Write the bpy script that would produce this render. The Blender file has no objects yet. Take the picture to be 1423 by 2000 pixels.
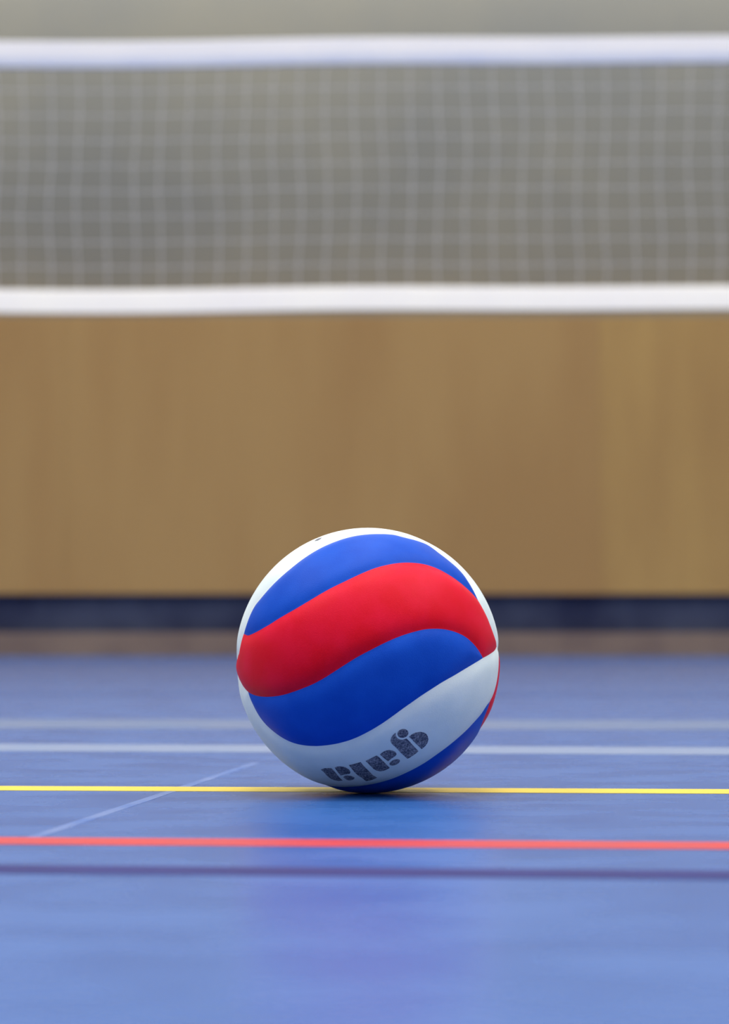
import bpy, math, random
import numpy as np
from mathutils import Vector, Matrix, kdtree
from mathutils.geometry import delaunay_2d_cdt

# ------------------------------------------------------------------ camera
SC = bpy.context.scene
COL = SC.collection
F = 4722.0                                   # focal length in pixels of the 1423x2000 frame (85 mm, upright 24x36)
W, H = 1423.0, 2000.0
HORIZON = 1245.0
PITCH = math.atan((HORIZON - H / 2) / F)
CAM_Z = 0.123
CAM = Vector((0, 0, CAM_Z))
ROT = Matrix.Rotation(math.pi / 2 + PITCH, 3, 'X')


def ray(px, py):
    return (ROT @ Vector(((px - W / 2) / F, -(py - H / 2) / F, -1))).normalized()


def on_floor(px, py):
    r = ray(px, py)
    return CAM + r * (-CAM_Z / r.z)


R = 0.105
ALPHA = 259.0 / F * math.cos(math.atan(289 / F)) ** 2
DIST = R / math.sin(ALPHA)
BALL = CAM + ray(718.2, 1289.0) * DIST
BALL.z = R

cd = bpy.data.cameras.new('camera')
cam = bpy.data.objects.new('camera', cd)
COL.objects.link(cam)
cam.location = CAM
cam.rotation_euler = (math.pi / 2 + PITCH, 0, 0)
cd.sensor_fit = 'VERTICAL'
cd.sensor_height = 36.0
cd.lens = F * 36.0 / H
cd.clip_start = 0.02
cd.dof.use_dof = True
cd.dof.focus_distance = DIST - 0.05
cd.dof.aperture_fstop = 6.6
SC.camera = cam

# ------------------------------------------------------------------ light
w = bpy.data.worlds.new('hall_air')
SC.world = w
w.use_nodes = True
w.node_tree.nodes['Background'].inputs[0].default_value = (0.9, 0.95, 1.0, 1)
w.node_tree.nodes['Background'].inputs[1].default_value = 0.06


def area(name, loc, target, sx, sy, power, col):
    d = bpy.data.lights.new(name, 'AREA')
    d.shape = 'RECTANGLE'
    d.size, d.size_y = sx, sy
    d.energy = power
    d.color = col
    o = bpy.data.objects.new(name, d)
    COL.objects.link(o)
    o.location = loc
    o.rotation_euler = (Vector(target) - Vector(loc)).to_track_quat('-Z', 'Y').to_euler()
    return o


LAMP = (1.0, 0.965, 0.90)
for yy, pw in ((-2.5, 900), (1.5, 2250), (5.5, 1000), (9.5, 380)):
    for xx in (-4.5, 0.0, 4.5):
        area('ceiling_lamp', (xx, yy, 6.9), (xx, yy, 0), 2.6, 1.6, pw / 3, LAMP)
area('front_fill', (0, -5.7, 4.4), (0, 3.5, 0.6), 13, 2.4, 40, (0.93, 0.96, 1.0))  # added soft fill from behind the camera; the hall has no window here
area('added_wall_fill', (0, 15.12, 6.2), (0, 15.62, 3.2), 14, 0.2, 1900, LAMP)  # added unseen strip light, makes the upper wall fall off darker downwards

vs = SC.view_settings
vs.view_transform = 'Standard'
vs.look = 'None'
vs.exposure = -1.35
vs.gamma = 1.0
vs.use_curve_mapping = False
SC.cycles.use_denoising = True
SC.cycles.max_bounces = 8
SC.cycles.diffuse_bounces = 5

# ------------------------------------------------------------------ helpers


def mat(name, col, rough=0.5, spec=0.5, col2=None, scale=5.0, stretch=(1, 1, 1), detail=4.0,
        lo=0.35, hi=0.65, bump=0.0, bump_scale=200.0, rough2=None, sheen=0.0):
    m = bpy.data.materials.new(name)
    m.use_nodes = True
    nt = m.node_tree
    b = nt.nodes['Principled BSDF']
    b.inputs['Base Color'].default_value = (*col, 1)
    b.inputs['Roughness'].default_value = rough
    b.inputs['Specular IOR Level'].default_value = spec
    if sheen:
        b.inputs['Sheen Weight'].default_value = sheen
        b.inputs['Sheen Roughness'].default_value = 0.5
    tc = nt.nodes.new('ShaderNodeTexCoord')
    if col2 is not None:
        mp = nt.nodes.new('ShaderNodeMapping')
        mp.inputs['Scale'].default_value = stretch
        nt.links.new(tc.outputs['Object'], mp.inputs[0])
        n = nt.nodes.new('ShaderNodeTexNoise')
        n.inputs['Scale'].default_value = scale
        n.inputs['Detail'].default_value = detail
        nt.links.new(mp.outputs[0], n.inputs['Vector'])
        r = nt.nodes.new('ShaderNodeValToRGB')
        r.color_ramp.elements[0].position = lo
        r.color_ramp.elements[0].color = (*col, 1)
        r.color_ramp.elements[1].position = hi
        r.color_ramp.elements[1].color = (*col2, 1)
        nt.links.new(n.outputs[0], r.inputs[0])
        nt.links.new(r.outputs[0], b.inputs['Base Color'])
        if rough2 is not None:
            rr = nt.nodes.new('ShaderNodeMapRange')
            rr.inputs[1].default_value, rr.inputs[2].default_value = lo, hi
            rr.inputs[3].default_value, rr.inputs[4].default_value = rough, rough2
            nt.links.new(n.outputs[0], rr.inputs[0])
            nt.links.new(rr.outputs[0], b.inputs['Roughness'])
    if bump:
        n2 = nt.nodes.new('ShaderNodeTexNoise')
        n2.inputs['Scale'].default_value = bump_scale
        n2.inputs['Detail'].default_value = 2
        nt.links.new(tc.outputs['Object'], n2.inputs['Vector'])
        bp = nt.nodes.new('ShaderNodeBump')
        bp.inputs['Strength'].default_value = bump
        bp.inputs['Distance'].default_value = 0.0004
        nt.links.new(n2.outputs[0], bp.inputs['Height'])
        nt.links.new(bp.outputs[0], b.inputs['Normal'])
    return m


def link(name, verts, faces, m, parent=None, smooth=False):
    me = bpy.data.meshes.new(name)
    me.from_pydata([tuple(v) for v in verts], [], faces)
    me.update()
    if smooth:
        me.polygons.foreach_set('use_smooth', [True] * len(me.polygons))
    me.materials.append(m)
    o = bpy.data.objects.new(name, me)
    COL.objects.link(o)
    if parent is not None:
        o.parent = parent
    return o


def box(x0, x1, y0, y1, z0, z1):
    v = [(x, y, z) for z in (z0, z1) for y in (y0, y1) for x in (x0, x1)]
    f = [(0, 2, 3, 1), (4, 5, 7, 6), (0, 1, 5, 4), (2, 6, 7, 3), (0, 4, 6, 2), (1, 3, 7, 5)]
    return v, f


def merge(*parts):
    V, Fc = [], []
    for v, f in parts:
        k = len(V)
        V += list(v)
        Fc += [tuple(i + k for i in q) for q in f]
    return V, Fc


def struct(name, vf, m, parent=None, label=None):
    o = link(name, vf[0], vf[1], m, parent)
    if parent is None:
        o['kind'] = 'structure'
    if label:
        o['label'] = label
    return o


# ------------------------------------------------------------------ materials
M_FLOOR = mat('blue_sports_floor', (0.018, 0.092, 0.325), 0.24, 0.37, (0.026, 0.104, 0.345), 9.0, (1, 1.4, 1), 8.0,
              0.35, 0.65, 0.0, rough2=0.30)
M_YELLOW = mat('yellow_paint', (0.64, 0.47, 0.03), 0.5, 0.3, (0.58, 0.43, 0.04), 20)
M_RED = mat('red_paint', (0.45, 0.020, 0.022), 0.45, 0.25, (0.40, 0.028, 0.035), 25)
M_WLINE = mat('white_paint', (0.135, 0.19, 0.32), 0.45, 0.3, (0.155, 0.20, 0.32), 20)
M_GREY = mat('worn_grey_paint', (0.095, 0.13, 0.235), 0.45, 0.3, (0.07, 0.12, 0.25), 9)
M_SEAM = mat('dark_seam', (0.003, 0.005, 0.105), 0.5, 0.15, (0.006, 0.009, 0.125), 15)
M_SCUFF = mat('pale_scuff', (0.095, 0.155, 0.355), 0.4, 0.35, (0.03, 0.10, 0.335), 12)
M_WALL_UP = mat('pale_plaster', (0.158, 0.160, 0.146), 0.8, 0.2, (0.188, 0.183, 0.152), 0.9)
M_WOOD = mat('oak_panel', (0.395, 0.220, 0.073), 0.6, 0.3, (0.44, 0.258, 0.088), 1.6, (1.1, 1, 0.22), 4, 0.38, 0.62)
M_WOOD_R = mat('light_oak_panel', (0.405, 0.230, 0.073), 0.6, 0.3, (0.475, 0.284, 0.088), 1.6, (1.1, 1, 0.3), 4, 0.38, 0.62)
M_RECESS = mat('navy_recess', (0.025, 0.03, 0.07), 0.8, 0.2, (0.06, 0.07, 0.12), 3, (1, 1, 0.5), 3)
M_SKIRT = mat('brown_skirting', (0.20, 0.135, 0.105), 0.6, 0.3, (0.26, 0.18, 0.13), 3, (1, 1, 1), 3)
M_SIDE = mat('side_wall_plaster', (0.55, 0.54, 0.50), 0.8, 0.2, (0.60, 0.59, 0.55), 2)
M_CEIL = mat('ceiling_board', (0.70, 0.70, 0.68), 0.9, 0.2, (0.74, 0.74, 0.72), 3)
M_TAPE = mat('white_net_tape', (0.70, 0.68, 0.68), 0.7, 0.2, (0.66, 0.65, 0.67), 3)
M_TAPE_B = mat('bright_net_tape', (0.87, 0.83, 0.75), 0.7, 0.2, (0.83, 0.79, 0.74), 3)
M_HEM = mat('bluish_hem', (0.46, 0.49, 0.60), 0.7, 0.2, (0.52, 0.54, 0.61), 4)
M_CORD = mat('grey_net_cord', (0.48, 0.47, 0.47), 0.8, 0.2, (0.55, 0.54, 0.53), 8)
M_ROPE = mat('steel_rope', (0.35, 0.35, 0.36), 0.4, 0.5)
M_POST = mat('post_steel', (0.30, 0.31, 0.33), 0.4, 0.5)

# ------------------------------------------------------------------ hall
YW = 15.35                                     # face of the wood panelling
XW = 7.5
floor = struct('floor', box(-XW, XW, -6, YW + 0.8, -0.1, 0.0), M_FLOOR)


def line_strip(name, pts, wid, m, label, z, ext=1.6):
    """a painted stripe through two floor points, carried on past them"""
    a, b = pts
    d = (b - a).normalized()
    n = Vector((-d.y, d.x, 0))
    a = a - d * ext
    b = b + d * ext
    q = [a - n * wid / 2, b - n * wid / 2, b + n * wid / 2, a + n * wid / 2]
    v = [(p.x, p.y, zz) for zz in (0.00002, z) for p in q]
    f = [(4, 5, 6, 7), (0, 1, 5, 4), (1, 2, 6, 5), (2, 3, 7, 6), (3, 0, 4, 7)]
    o = link(name, v, f, m, floor)
    o['label'] = label
    return o


def stripe(name, yl, yr, wid, m, label, z=0.0003):
    return line_strip(name, (on_floor(0, yl), on_floor(W, yr)), wid, m, label, z)


stripe('court_line', 1413.5, 1416, 0.36, M_GREY, 'faint grey court line farthest from the camera')
stripe('court_line', 1459.8, 1467.2, 0.17, M_WLINE, 'white court line behind the ball')
stripe('court_line', 1539.8, 1546.3, 0.056, M_YELLOW, 'yellow court line meeting the ball')
stripe('court_line', 1642.5, 1652.3, 0.05, M_RED, 'red court line in front of the ball')
stripe('floor_seam', 1698, 1710, 0.046, M_SEAM, 'dark seam line nearest the camera')
line_strip('floor_mark', (on_floor(40, 1644), on_floor(500, 1490)), 0.009, M_SCUFF, 'thin pale diagonal line on the floor', 0.00015, ext=0.0)

wall = struct('wall_back', box(-XW, XW, YW + 0.45, YW + 0.7, 0, 7.2), M_WALL_UP)
struct('dark_recess', box(-XW + 0.01, XW - 0.01, YW + 0.10, YW + 0.46, 0.15, 0.44), M_RECESS, wall, 'dark navy recess under the wooden panelling')
edges = [-XW + 0.01, -5.3, -1.9, 1.5, 4.9, XW - 0.01]
random.seed(3)
for i in range(len(edges) - 1):
    struct('wood_panel', box(edges[i] + 0.0008, edges[i + 1] - 0.0008, YW, YW + 0.44, 0.40, 2.17), M_WOOD_R if i >= 3 else M_WOOD, wall)
sk = struct('baseboard_back', box(-XW + 0.01, XW - 0.01, YW + 0.02, YW + 0.44, 0.0, 0.155), M_SKIRT)
struct('wall_left', box(-XW - 0.2, -XW, -6, YW + 0.7, 0, 7.2), M_SIDE)
struct('wall_right', box(XW, XW + 0.2, -6, YW + 0.7, 0, 7.2), M_SIDE)
struct('wall_front', box(-XW - 0.2, XW + 0.2, -6.2, -6, 0, 7.2), M_SIDE)
struct('ceiling', box(-XW - 0.2, XW + 0.2, -6.2, YW + 0.7, 7.2, 7.4), M_CEIL)

# ------------------------------------------------------------------ net
NET_D = 8.86
NET_TAN = 0.02
NA = math.atan(NET_TAN)
net = bpy.data.objects.new('volleyball_net', None)
COL.objects.link(net)
net.location = (0, NET_D, 0)
net.rotation_euler = (0, 0, -NA)
net['label'] = 'white-taped volleyball net with pale square mesh stretched across the hall'
net['category'] = 'net'


def nz(py):
    r = ray(W / 2, py)
    return CAM_Z + r.z / r.y * NET_D


Z_TT, Z_TH, Z_TB = nz(75), nz(103), nz(126)
Z_BT, Z_BB = nz(561), nz(607)
HALF = 4.75


def sway(x, k=0.0):
    return 0.004 * math.sin(x * 1.7 + 0.6 + k) + 0.0025 * math.sin(x * 4.1 + 2 + 2 * k)


def band(name, z1, z0, y, t, m, parent, rounded=True):
    """a sewn tape: closed cross-section drawn along the net, gently uneven"""
    prof = [(-t / 2, z0), (-t / 2 * 1.15, z0 * 0.5 + z1 * 0.5), (-t / 2, z1 - t / 2), (-t / 4, z1 - t * 0.1), (t / 4, z1 - t * 0.1),
            (t / 2, z1 - t / 2), (t / 2 * 1.15, z0 * 0.5 + z1 * 0.5), (t / 2, z0)]
    n = 96
    V, Fc = [], []
    for i in range(n + 1):
        x = -HALF + 2 * HALF * i / n
        for (py, pz) in prof:
            V.append((x, py + y + sway(x, 1) * 0.6, pz + sway(x)))
    k = len(prof)
    for i in range(n):
        for j in range(k):
            a, b = i * k + j, i * k + (j + 1) % k
            Fc.append((a, b, b + k, a + k))
    Fc.append(tuple(range(k))[::-1])
    Fc.append(tuple(n * k + j for j in range(k)))
    return link(name, V, Fc, m, parent)


tt = band('top_tape', Z_TT, Z_TB, 0, 0.014, M_TAPE, net)
tt['label'] = 'white top tape folded over the net cord'
hem = band('tape_hem', Z_TH, Z_TB - 0.002, 0, 0.019, M_HEM, tt)
hem['label'] = 'bluish lower hem of the top tape'
bt = band('bottom_tape', Z_BT, Z_BB, 0, 0.012, M_TAPE_B, net)
bt['label'] = 'bright white bottom tape'


def tube(path, rad, seg=6):
    V, Fc = [], []
    n = len(path)
    for i, p in enumerate(path):
        p = Vector(p)
        d = (Vector(path[min(i + 1, n - 1)]) - Vector(path[max(i - 1, 0)])).normalized()
        a = Vector((0, 1, 0)) if abs(d.y) < 0.9 else Vector((0, 0, 1))
        u = d.cross(a).normalized()
        v = d.cross(u)
        for s in range(seg):
            t = 2 * math.pi * s / seg
            V.append(tuple(p + (u * math.cos(t) + v * math.sin(t)) * rad))
    for i in range(n - 1):
        for s in range(seg):
            a, b = i * seg + s, i * seg + (s + 1) % seg
            Fc.append((a, b, b + seg, a + seg))
    Fc.append(tuple(range(seg))[::-1])
    Fc.append(tuple((n - 1) * seg + s for s in range(seg)))
    return V, Fc


random.seed(11)
PX = 54.6 / F * NET_D
x0 = (38.6 - W / 2) / F * NET_D
i0, i1 = int((-HALF - x0) / PX) + 1, int((HALF - x0) / PX)
ZR = [nz(v) for v in (172, 221, 270, 320, 369, 419, 469, 518)]
cols = list(range(i0, i1 + 1))
knots = {}
for i in cols:
    bx = random.uniform(-0.006, 0.006)
    for j in range(-1, len(ZR) + 1):
        x = x0 + i * PX + bx + random.uniform(-0.003, 0.003) + 0.006 * math.sin(j * 0.9 + i * 0.35)
        z = (Z_TB + 0.01) if j < 0 else ((Z_BT - 0.01) if j == len(ZR) else ZR[j])
        knots[i, j] = (x, random.uniform(-0.001, 0.001) + sway(x, 1) * 0.6, z + sway(x) + random.uniform(-0.002, 0.002))
parts = []
for i in cols:
    parts.append(tube([knots[i, j] for j in range(-1, len(ZR) + 1)], 0.00155))
for j in range(len(ZR)):
    parts.append(tube([knots[i, j] for i in cols], 0.00155))
V, Fc = merge(*parts)
link('netting', V, Fc, M_CORD, net)
for nm, zz in (('top_rope', Z_TT - 0.012), ('bottom_rope', Z_BB + 0.012)):
    for sx in (-1, 1):
        V, Fc = tube([(sx * HALF, 0, zz), (sx * (HALF + 0.60), 0, zz)], 0.004, 8)
        link(nm, V, Fc, M_ROPE, net)
for sx, side in ((-1, 'left'), (1, 'right')):
    p = Vector((sx * (HALF + 0.65) * math.cos(NA), NET_D - sx * (HALF + 0.65) * math.sin(NA), 0))
    e = bpy.data.objects.new('net_post', None)
    COL.objects.link(e)
    e.location = p
    e['label'] = 'grey steel post holding the %s end of the volleyball net' % side
    e['category'] = 'post'
    e['group'] = 'posts carrying the net'
    V, Fc = tube([(0, 0, 0.01), (0, 0, 2.46)], 0.045, 24)
    link('pole', V, Fc, M_POST, e, True)
    V, Fc = tube([(0, 0, 0.0), (0, 0, 0.015)], 0.10, 24)
    link('base_plate', V, Fc, M_POST, e)

# ------------------------------------------------------------------ ball
nrm = (CAM - BALL).normalized()                # towards the lens: pole of the panel layout
ex = Vector((0, 0, 1)).cross(nrm).normalized()
ey = nrm.cross(ex)


def px2u(px, py):
    """pixel of the traced outline -> unit vector on the ball (layout axes)"""
    r = ray(px, py)
    oc = CAM - BALL
    b = r.dot(oc)
    c = oc.length_squared - R * R
    disc = b * b - c
    if disc < 1e-7:
        q = CAM + r * (-b)
        v = (q - BALL).normalized()
    else:
        v = ((CAM + r * (-b - math.sqrt(disc))) - BALL).normalized()
    return np.array([v.dot(ex), v.dot(ey), v.dot(nrm)])


def P(px, py):
    v = px2u(px, py)
    return (v[0] / (1 + v[2]), v[1] / (1 + v[2]))


def Q(r, deg):
    a = math.radians(deg)
    return (r * math.cos(a), r * math.sin(a))


def to_unit(st):
    st = np.atleast_2d(st)
    s = (st ** 2).sum(1)
    return np.stack([2 * st[:, 0] / (1 + s), 2 * st[:, 1] / (1 + s), (1 - s) / (1 + s)], 1)


A_L, A_R = (471, 1237), (937.6, 1170.4)
B_L, B_R = (479.5, 1352.5), (947.4, 1285)
R_R = (974.3, 1262)
top_edge = [(482.3, 1202.7), (492, 1183), (506, 1165), (534, 1134), (562.5, 1108.5), (583.5, 1091.7), (618.6, 1069), (650, 1054.4),
            (670, 1047.4), (698.4, 1040.8), (733.5, 1037.8), (768.7, 1039.7), (790, 1045), (811, 1050.5), (832, 1058.7), (846, 1066.5),
            (863, 1079), (881, 1093), (895.4, 1105.7), (909.5, 1121), (922, 1139.5), (930.5, 1155)]
curves = []
# lower border of the upper white panel, round the left end and over to the right tip
J_L = Q(0.985, 182.5)
curves.append([J_L, Q(0.96, 179.0)] + [P(*p) for p in [(462, 1274.5), (465.5, 1256), (468.3, 1244.5), A_L]])
curves.append([P(*p) for p in [A_L, (476, 1220)] + top_edge + [A_R]])
curves.append([P(*p) for p in [A_R, (948.8, 1190), (956.5, 1206), (962, 1220), (967, 1233.7), (971, 1246), (973.1, 1256.2), R_R]])
# blue over red
curves.append([P(*p) for p in [A_L, (479.5, 1240), (489.4, 1236.5), (502, 1230), (520.3, 1219.5), (534.3, 1210.5), (551, 1200.4), (576.5, 1185.8),
              (604.6, 1169), (625.7, 1156.3), (648, 1144.2), (676, 1130.6), (704.3, 1117.2), (732.4, 1106), (753.5, 1100.2), (774.6, 1096.4),
              (792, 1095), (811, 1095.6), (832, 1098.7), (853, 1105.5), (874.3, 1116.3), (895.4, 1130), (913.7, 1145), (927.7, 1158.6), A_R]])
# red over blue
curves.append([P(*p) for p in [B_L, (485, 1356), (495, 1360), (510.4, 1362.3), (527.3, 1362), (548.4, 1358.8), (569.5, 1352.5), (590.5, 1344.8),
              (611.6, 1335.6), (632.7, 1324), (650, 1313), (669.2, 1300.5), (697.3, 1283), (725.4, 1268.2), (753.5, 1254), (781.6, 1242),
              (802.7, 1235), (820, 1230.4), (832, 1228), (853.2, 1226.7), (874.3, 1228.5), (895.4, 1234.4), (912.3, 1242.9), (927.7, 1256.2), (939, 1270.3), B_R]])
# upper border of the lettered white panel
curves.append([P(*p) for p in [R_R, (970.5, 1270), (964.3, 1275.2), B_R]])
curves.append([P(*p) for p in [B_R, (930.5, 1295.6), (909.5, 1308.2), (888.4, 1320.9), (867.3, 1332.8), (846.2, 1346.2), (825, 1360), (804, 1374.7),
              (788.7, 1385.5), (767.6, 1401), (746.5, 1415.7), (718.4, 1432.5), (690.3, 1445.9), (662.2, 1454.6), (634, 1459.4), (615.8, 1460.7),
              (590.5, 1459.2), (569.5, 1454.3), (548.4, 1444.5), (528.7, 1430.4), (511.8, 1414.3), (498.5, 1396), (490.8, 1381.3), (483.4, 1365), B_L]])
curves.append([P(*p) for p in [B_L, (474, 1347), (468.3, 1339), (464, 1330.7)]] + [Q(0.97, 187.5), J_L])
# white over the lowest blue panel, right to the junction with the red panel on the rim
J_R = (962.4, 1369.3)
curves.append([Q(1.7, 212), Q(1.42, 217), Q(1.2, 229), Q(1.05, 245)] + [P(*p) for p in [(690, 1541.5), (718.4, 1538), (739.5, 1533.7), (767.6, 1525.3), (793, 1514.5),
              (811, 1505.6), (832, 1493.5), (853, 1479), (874.3, 1463.5), (895.4, 1446.3), (913.7, 1429.7), (930.5, 1412), (944.6, 1395.5), (954, 1381), J_R]])
J_D = Q(0.955, 4.2)
curves.append([P(*p) for p in [J_R, (969.1, 1349.6), (974.2, 1324.2), (976.4, 1300.9), (976.6, 1284)]] + [J_D])
curves.append([P(*J_R)] + [P(*p) for p in [(957, 1384), (950, 1401)]] + [Q(0.955, -31), Q(1.05, -42), Q(1.3, -58), Q(1.7, -72)])
curves.append([P(*R_R), J_D])
curves.append([J_D, Q(1.2, 3), Q(1.45, 8), Q(1.7, 17)])
curves.append([J_L, Q(1.2, 181), Q(1.45, 184), Q(1.7, 189)])
# far side
curves.append([Q(1.7, a) for a in range(0, 361, 5)])
curves.append([Q(1.7, 28), Q(1.5, 42), Q(1.33, 65), Q(1.28, 95), Q(1.36, 125), Q(1.52, 148), Q(1.7, 166)])


def inv(x, y):
    s = x * x + y * y
    return (x / s, y / s)


c17 = 1 / 1.7
curves.append([Q(1.7, 155), inv(-0.35, 0.13), inv(-0.15, 0.10), inv(0.05, 0.17), inv(0.28, 0.25), Q(1.7, 45)])
curves.append([Q(1.7, 225), inv(-0.28, -0.25), inv(-0.05, -0.17), inv(0.15, -0.10), inv(0.35, -0.13), Q(1.7, 335)])


def spline(pts, step):
    """centripetal-ish Catmull-Rom through unit vectors, resampled to `step` (radians)"""
    u = to_unit(np.array(pts))
    n = len(u)
    dense = []
    if n == 2:
        for t in np.linspace(0, 1, 60):
            dense.append(u[0] * (1 - t) + u[1] * t)
    else:
        closed = np.linalg.norm(u[0] - u[-1]) < 1e-9
        for i in range(n - 1):
            p1, p2 = u[i], u[i + 1]
            p0 = u[i - 1] if i > 0 else (u[-2] if closed else 2 * p1 - p2)
            p3 = u[i + 2] if i + 2 < n else (u[1] if closed else 2 * p2 - p1)
            d0, d1, d2 = [max(np.linalg.norm(b - a), 1e-6) ** 0.5 for a, b in ((p0, p1), (p1, p2), (p2, p3))]
            m1 = (p2 - p1) + d1 * ((p1 - p0) / d0 - (p2 - p0) / (d0 + d1)) if True else 0
            m1 = d1 * ((p1 - p0) / d0 - (p2 - p0) / (d0 + d1) + (p2 - p1) / d1)
            m2 = d1 * ((p2 - p1) / d1 - (p3 - p1) / (d1 + d2) + (p3 - p2) / d2)
            for t in np.linspace(0, 1, 40, endpoint=(i == n - 2)):
                t2, t3 = t * t, t * t * t
                dense.append((2 * t3 - 3 * t2 + 1) * p1 + (t3 - 2 * t2 + t) * m1 + (-2 * t3 + 3 * t2) * p2 + (t3 - t2) * m2)
    dense = np.array(dense)
    dense /= np.linalg.norm(dense, axis=1)[:, None]
    s = np.concatenate([[0], np.cumsum(np.linalg.norm(np.diff(dense, axis=0), axis=1))])
    k = max(2, int(round(s[-1] / step)) + 1)
    tt = np.linspace(0, s[-1], k)
    out = np.stack([np.interp(tt, s, dense[:, a]) for a in range(3)], 1)
    return out / np.linalg.norm(out, axis=1)[:, None]


STEP = 0.0010 / R
lines = [spline(c, STEP) for c in curves]
fine = np.concatenate([spline(c, STEP * 0.4) for c in curves])
kd = kdtree.KDTree(len(fine))
for i, p in enumerate(fine):
    kd.insert(p, i)
kd.balance()


def seam_dist(u):
    return kd.find(u)[2] * R


def radius(u):
    d = seam_dist(u)
    return R - 0.0021 * math.exp(-(d / 0.0060) ** 1.35)


pts, con = [], []
cell = {}
GS = 0.00045 / R


def try_add(p, mind):
    key = tuple(int(math.floor(c / GS)) for c in p)
    r = int(math.ceil(mind / GS))
    for a in range(-r, r + 1):
        for b in range(-r, r + 1):
            for c in range(-r, r + 1):
                for q in cell.get((key[0] + a, key[1] + b, key[2] + c), ()):
                    if (q[0] - p[0]) ** 2 + (q[1] - p[1]) ** 2 + (q[2] - p[2]) ** 2 < mind * mind:
                        return False
    cell.setdefault(key, []).append(tuple(p))
    return True


endpoints = {}
for ln in lines:
    ids = []
    for i, p in enumerate(ln):
        if i in (0, len(ln) - 1):
            k = tuple(np.round(p, 5))
            if k not in endpoints:
                endpoints[k] = len(pts)
                pts.append(p)
                try_add(p, 0)
            ids.append(endpoints[k])
        else:
            ids.append(len(pts))
            pts.append(p)
            try_add(p, 0)
    con += [(a, b) for a, b in zip(ids[:-1], ids[1:]) if a != b]
for off in (0.0007, 0.0016, 0.0027, 0.0040):
    for ln in lines:
        tg = np.gradient(ln, axis=0)
        for i in range(0, len(ln), 1 if off < 0.003 else 2):
            nn = np.cross(ln[i], tg[i])
            L = np.linalg.norm(nn)
            if L < 1e-9:
                continue
            for sgn in (-1, 1):
                p = ln[i] + sgn * nn / L * off / R
                p = p / np.linalg.norm(p)
                if seam_dist(p) > off * 0.85 and try_add(p, 0.00055 / R):
                    pts.append(p)
NF = 36000
ga = math.pi * (3 - math.sqrt(5))
for i in range(NF):
    z = 1 - 2 * (i + 0.5) / NF
    r = math.sqrt(1 - z * z)
    p = np.array([r * math.cos(ga * i), r * math.sin(ga * i), z])
    if z > -0.9985 and seam_dist(p) > 0.0050:
        pts.append(p)
ring0 = len(pts)
for i in range(48):
    a = 2 * math.pi * i / 48
    pts.append(np.array([math.cos(a) * 0.045, math.sin(a) * 0.045, -math.sqrt(1 - 0.045 ** 2)]))
pts = np.array(pts)
st = pts[:, :2] / (1 + pts[:, 2])[:, None]
vo, eo, fo, ov, oe, of_ = delaunay_2d_cdt([Vector(s) for s in st], con, [], 0, 1e-7)
U = to_unit(np.array([tuple(v) for v in vo]))
RAD = np.array([radius(u) for u in U])
fixed = set()
for e, src in zip(eo, oe):
    if len(src):
        fixed.add((min(e), max(e)))
fo = [tuple(f) for f in fo]
edge2f = {}
for i, f in enumerate(fo):
    for a, b in zip(f, f[1:] + f[:1]):
        edge2f.setdefault((min(a, b), max(a, b)), []).append(i)
comp = [-1] * len(fo)
nc = 0
for s in range(len(fo)):
    if comp[s] >= 0:
        continue
    comp[s] = nc
    stack = [s]
    while stack:
        f = fo[stack.pop()]
        for a, b in zip(f, f[1:] + f[:1]):
            k = (min(a, b), max(a, b))
            if k in fixed:
                continue
            for g in edge2f[k]:
                if comp[g] < 0:
                    comp[g] = nc
                    stack.append(g)
    nc += 1
cent = np.array([U[list(f)].mean(0) for f in fo])
cent /= np.linalg.norm(cent, axis=1)[:, None]


def comp_at(s):
    u = to_unit(np.array([s]))[0]
    return comp[int(np.argmax(cent @ u))]


def leather(name, c1, c2, spec=0.10, rough=0.48):
    return mat(name, c1, rough, spec, c2, 38, (1, 1, 1), 5, 0.38, 0.66, 0.35, 1500)


L_BLUE = leather('blue_leather', (0.001, 0.056, 0.42), (0.003, 0.069, 0.47))
L_RED = leather('red_leather', (0.59, 0.0006, 0.014), (0.64, 0.003, 0.028))
L_WHITE = leather('white_leather', (0.68, 0.76, 0.75), (0.62, 0.71, 0.71))

seeds = [
    ('blue_panel', L_BLUE, P(700, 1075), 'uppermost blue panel, above the red swirl'),
    ('red_panel', L_RED, P(700, 1200), 'broad red swirl across the front'),
    ('blue_panel', L_BLUE, P(700, 1370), 'deep blue panel below the red swirl'),
    ('white_panel', L_WHITE, P(880, 1390), 'white lower panel with dark lettering'),
    ('blue_panel', L_BLUE, P(880, 1480), 'dark blue panel at the underside'),
    ('white_panel', L_WHITE, P(536, 1112), 'white upper panel along the top edge'),
    ('red_panel', L_RED, Q(1.3, -12), 'red sliver on the right-hand edge'),
    ('red_panel', L_RED, Q(1.5, 95), None),
    ('white_panel', L_WHITE, inv(0.0, 0.36), None),
    ('red_panel', L_RED, inv(0.06, 0.02), None),
    ('blue_panel', L_BLUE, inv(0.0, -0.36), None),
]
ball = bpy.data.objects.new('volleyball', None)
COL.objects.link(ball)
ball.location = (BALL.x, BALL.y, 0)
ball['label'] = 'red, blue and white volleyball resting on the blue sports floor'
ball['category'] = 'ball'
BASIS = np.array([list(ex), list(ey), list(nrm)])      # rows
UP = np.array([0, 0, R])
XYZ = (U * RAD[:, None]) @ BASIS + UP
used = {}
white_low = None
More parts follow.
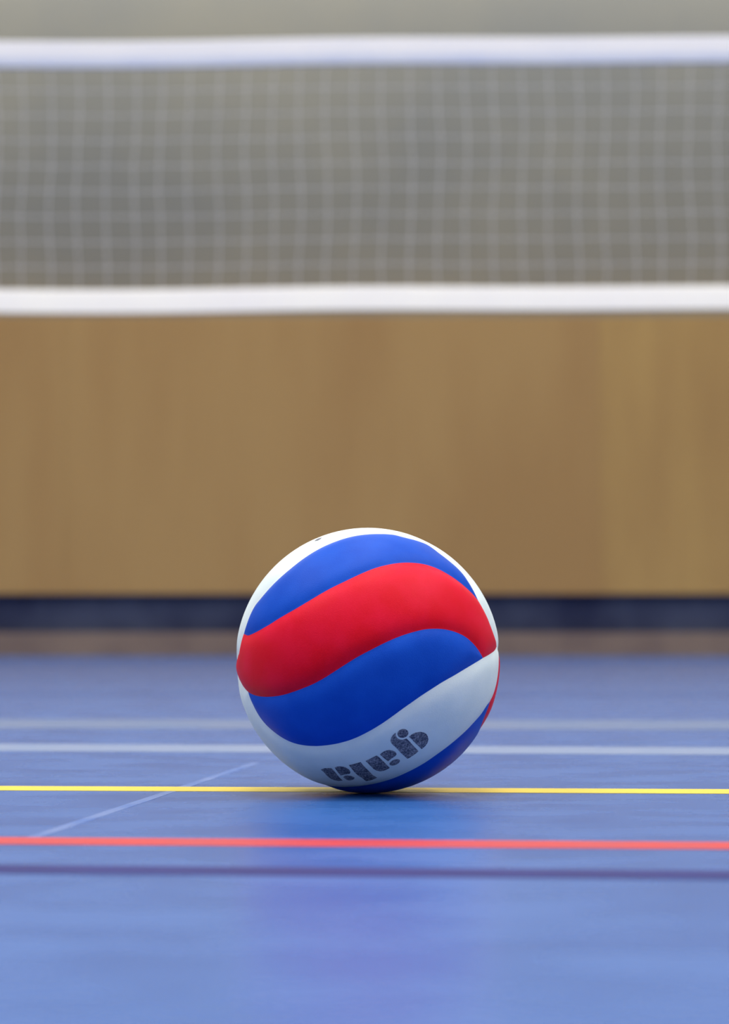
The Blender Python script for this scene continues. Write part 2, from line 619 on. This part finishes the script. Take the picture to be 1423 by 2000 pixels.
for nm, m, s, lab in seeds:
    c = comp_at(s)
    if c in used:
        print('PANEL CLASH', nm, s, used[c])
        continue
    used[c] = nm
    idx, vv, ff = {}, [], []
    for i, f in enumerate(fo):
        if comp[i] != c:
            continue
        q = []
        for a in f:
            if a not in idx:
                idx[a] = len(vv)
                vv.append(XYZ[a])
            q.append(idx[a])
        ff.append(tuple(q))
    if nm == 'red_panel' and lab is None and s[0] ** 2 + s[1] ** 2 > 100:      # close the far pole
        apex = len(vv)
        vv.append(np.array([0, 0, -R]) @ BASIS + UP)
        rim = [k for k in idx if U[k][2] < -0.9988]
        rim.sort(key=lambda k: math.atan2(U[k][1], U[k][0]))
        for a, b in zip(rim, rim[1:] + rim[:1]):
            ff.append((idx[b], idx[a], apex))
    o = link(nm, vv, ff, m, ball, True)
    if lab:
        o['label'] = lab
    if lab and 'lettering' in lab:
        white_low = o
    if lab and 'top edge' in lab:
        white_top = o
print('PANELS', nc, sorted(set(range(nc)) - set(used)), len(fo))

# worn lettering printed on the white panels
M_INK = bpy.data.materials.new('worn_ink')
M_INK.use_nodes = True
nt = M_INK.node_tree
b = nt.nodes['Principled BSDF']
b.inputs['Roughness'].default_value = 0.5
b.inputs['Specular IOR Level'].default_value = 0.35
tc = nt.nodes.new('ShaderNodeTexCoord')
n1 = nt.nodes.new('ShaderNodeTexNoise')
n1.inputs['Scale'].default_value = 800
n1.inputs['Detail'].default_value = 3
n2 = nt.nodes.new('ShaderNodeTexNoise')
n2.inputs['Scale'].default_value = 160
mx = nt.nodes.new('ShaderNodeMath')
mx.operation = 'MULTIPLY_ADD'
mx.inputs[1].default_value = 0.35
rp = nt.nodes.new('ShaderNodeValToRGB')
rp.color_ramp.elements[0].position = 0.55
rp.color_ramp.elements[0].color = (0.045, 0.05, 0.085, 1)
rp.color_ramp.elements[1].position = 0.95
rp.color_ramp.elements[1].color = (0.36, 0.36, 0.40, 1)
nt.links.new(tc.outputs['Object'], n1.inputs['Vector'])
nt.links.new(tc.outputs['Object'], n2.inputs['Vector'])
nt.links.new(n2.outputs[0], mx.inputs[0])
nt.links.new(n1.outputs[0], mx.inputs[2])
nt.links.new(mx.outputs[0], rp.inputs[0])
nt.links.new(rp.outputs[0], b.inputs['Base Color'])


def cr(pts, ox, oy, s):
    return [(ox + x / s, oy + y / s) for x, y in pts]


A3 = (740, 1400, 11.858)
A4 = (615, 1440, 10.164)
A7 = (620, 1370, 7.115)
dot = [(550 + 128 * math.cos(t) + 12 * math.sin(t), 385 + 100 * math.sin(t) - 22 * math.cos(t)) for t in np.linspace(0, 2 * math.pi, 25)[:-1]]
egg = [(361 + 122 * math.cos(t), 1052 + 66 * math.sin(t) - 36 * math.cos(t)) for t in np.linspace(0, 2 * math.pi, 25)[:-1]]
glyphs = [
    cr(dot, *A3),
    cr([(385, 372), (345, 398), (310, 435), (280, 488), (264, 545), (272, 590), (300, 632), (400, 722), (500, 830), (580, 905), (655, 972), (720, 938), (790, 892),
        (860, 842), (912, 792), (800, 675), (710, 575), (635, 500), (590, 515), (540, 530), (490, 526), (440, 505), (405, 470), (388, 425)], *A3),
    cr([(690, 460), (760, 402), (850, 362), (950, 346), (1030, 360), (1090, 395), (1125, 450), (1140, 515), (1128, 585), (1085, 655), (1035, 708), (985, 747), (850, 620), (770, 537)], *A3),
    cr([(15, 870), (60, 835), (120, 795), (180, 775), (240, 768), (310, 778), (365, 802), (398, 838), (403, 872), (375, 908), (290, 963), (205, 1030), (100, 945)], *A3),
    cr(egg, *A3),
    cr([(665, 825), (740, 788), (820, 750), (850, 770), (930, 848), (1003, 922), (940, 955), (895, 968), (860, 970), (815, 958), (775, 935), (740, 900), (700, 860)], *A7),
    cr([(670, 552), (790, 522), (905, 490), (960, 560), (1080, 680), (1150, 755), (1235, 800), (1150, 840), (1085, 862), (1010, 872), (940, 810), (865, 765), (800, 710)], *A4),
    cr([(115, 640), (190, 612), (320, 608), (400, 690), (480, 790), (550, 855), (470, 864), (380, 850), (300, 815), (230, 755), (185, 700)], *A4),
    cr([(390, 602), (430, 582), (490, 575), (550, 580), (610, 598), (675, 640), (703, 685), (690, 722), (590, 738), (510, 757), (450, 690)], *A4),
    cr([(560, 790), (585, 762), (640, 754), (710, 762), (780, 790), (782, 820), (740, 845), (690, 856), (625, 845)], *A4),
]
rim_mark = [(613.7, 1057.0), (616.5, 1054.5), (620, 1052.3), (625, 1050.6), (629.2, 1050.0), (625.5, 1053.2), (620, 1056.0)]


def print_mesh(name, polys, parent, lab):
    V, Fc = [], []
    for poly in polys:
        poly = np.array(poly, float)
        out = []
        for a, c in zip(poly, np.roll(poly, -1, 0)):
            k = max(1, int(np.linalg.norm(c - a) / 1.5))
            out += [a + (c - a) * t / k for t in range(k)]
        n = len(out)
        lo, hi = poly.min(0), poly.max(0)
        gx, gy = np.meshgrid(np.arange(lo[0], hi[0], 2.0), np.arange(lo[1], hi[1], 2.0))
        pp = out + list(np.stack([gx.ravel(), gy.ravel()], 1))
        vv, _, ff, _, _, _ = delaunay_2d_cdt([Vector(p) for p in pp], [], [list(range(n))], 1, 1e-5)
        # keep inner faces only, lift onto the ball
        k0 = len(V)
        for v in vv:
            u = px2u(v[0], v[1])
            V.append((u * (radius(u) + 0.00012)) @ BASIS + UP)
        for f in ff:
            f = tuple(i + k0 for i in f)
            a, b_, c = [Vector(V[i]) for i in f[:3]]
            nn = (b_ - a).cross(c - a)
            Fc.append(f if nn.dot(a - Vector(UP)) > 0 else f[::-1])
    o = link(name, V, Fc, M_INK, parent, True)
    o['label'] = lab
    return o


print_mesh('lettering', glyphs, white_low, 'worn dark upside-down lettering')
print_mesh('lettering', [rim_mark], white_top, 'small dark print on the top edge')
print('ball', BALL, 'dist', DIST)
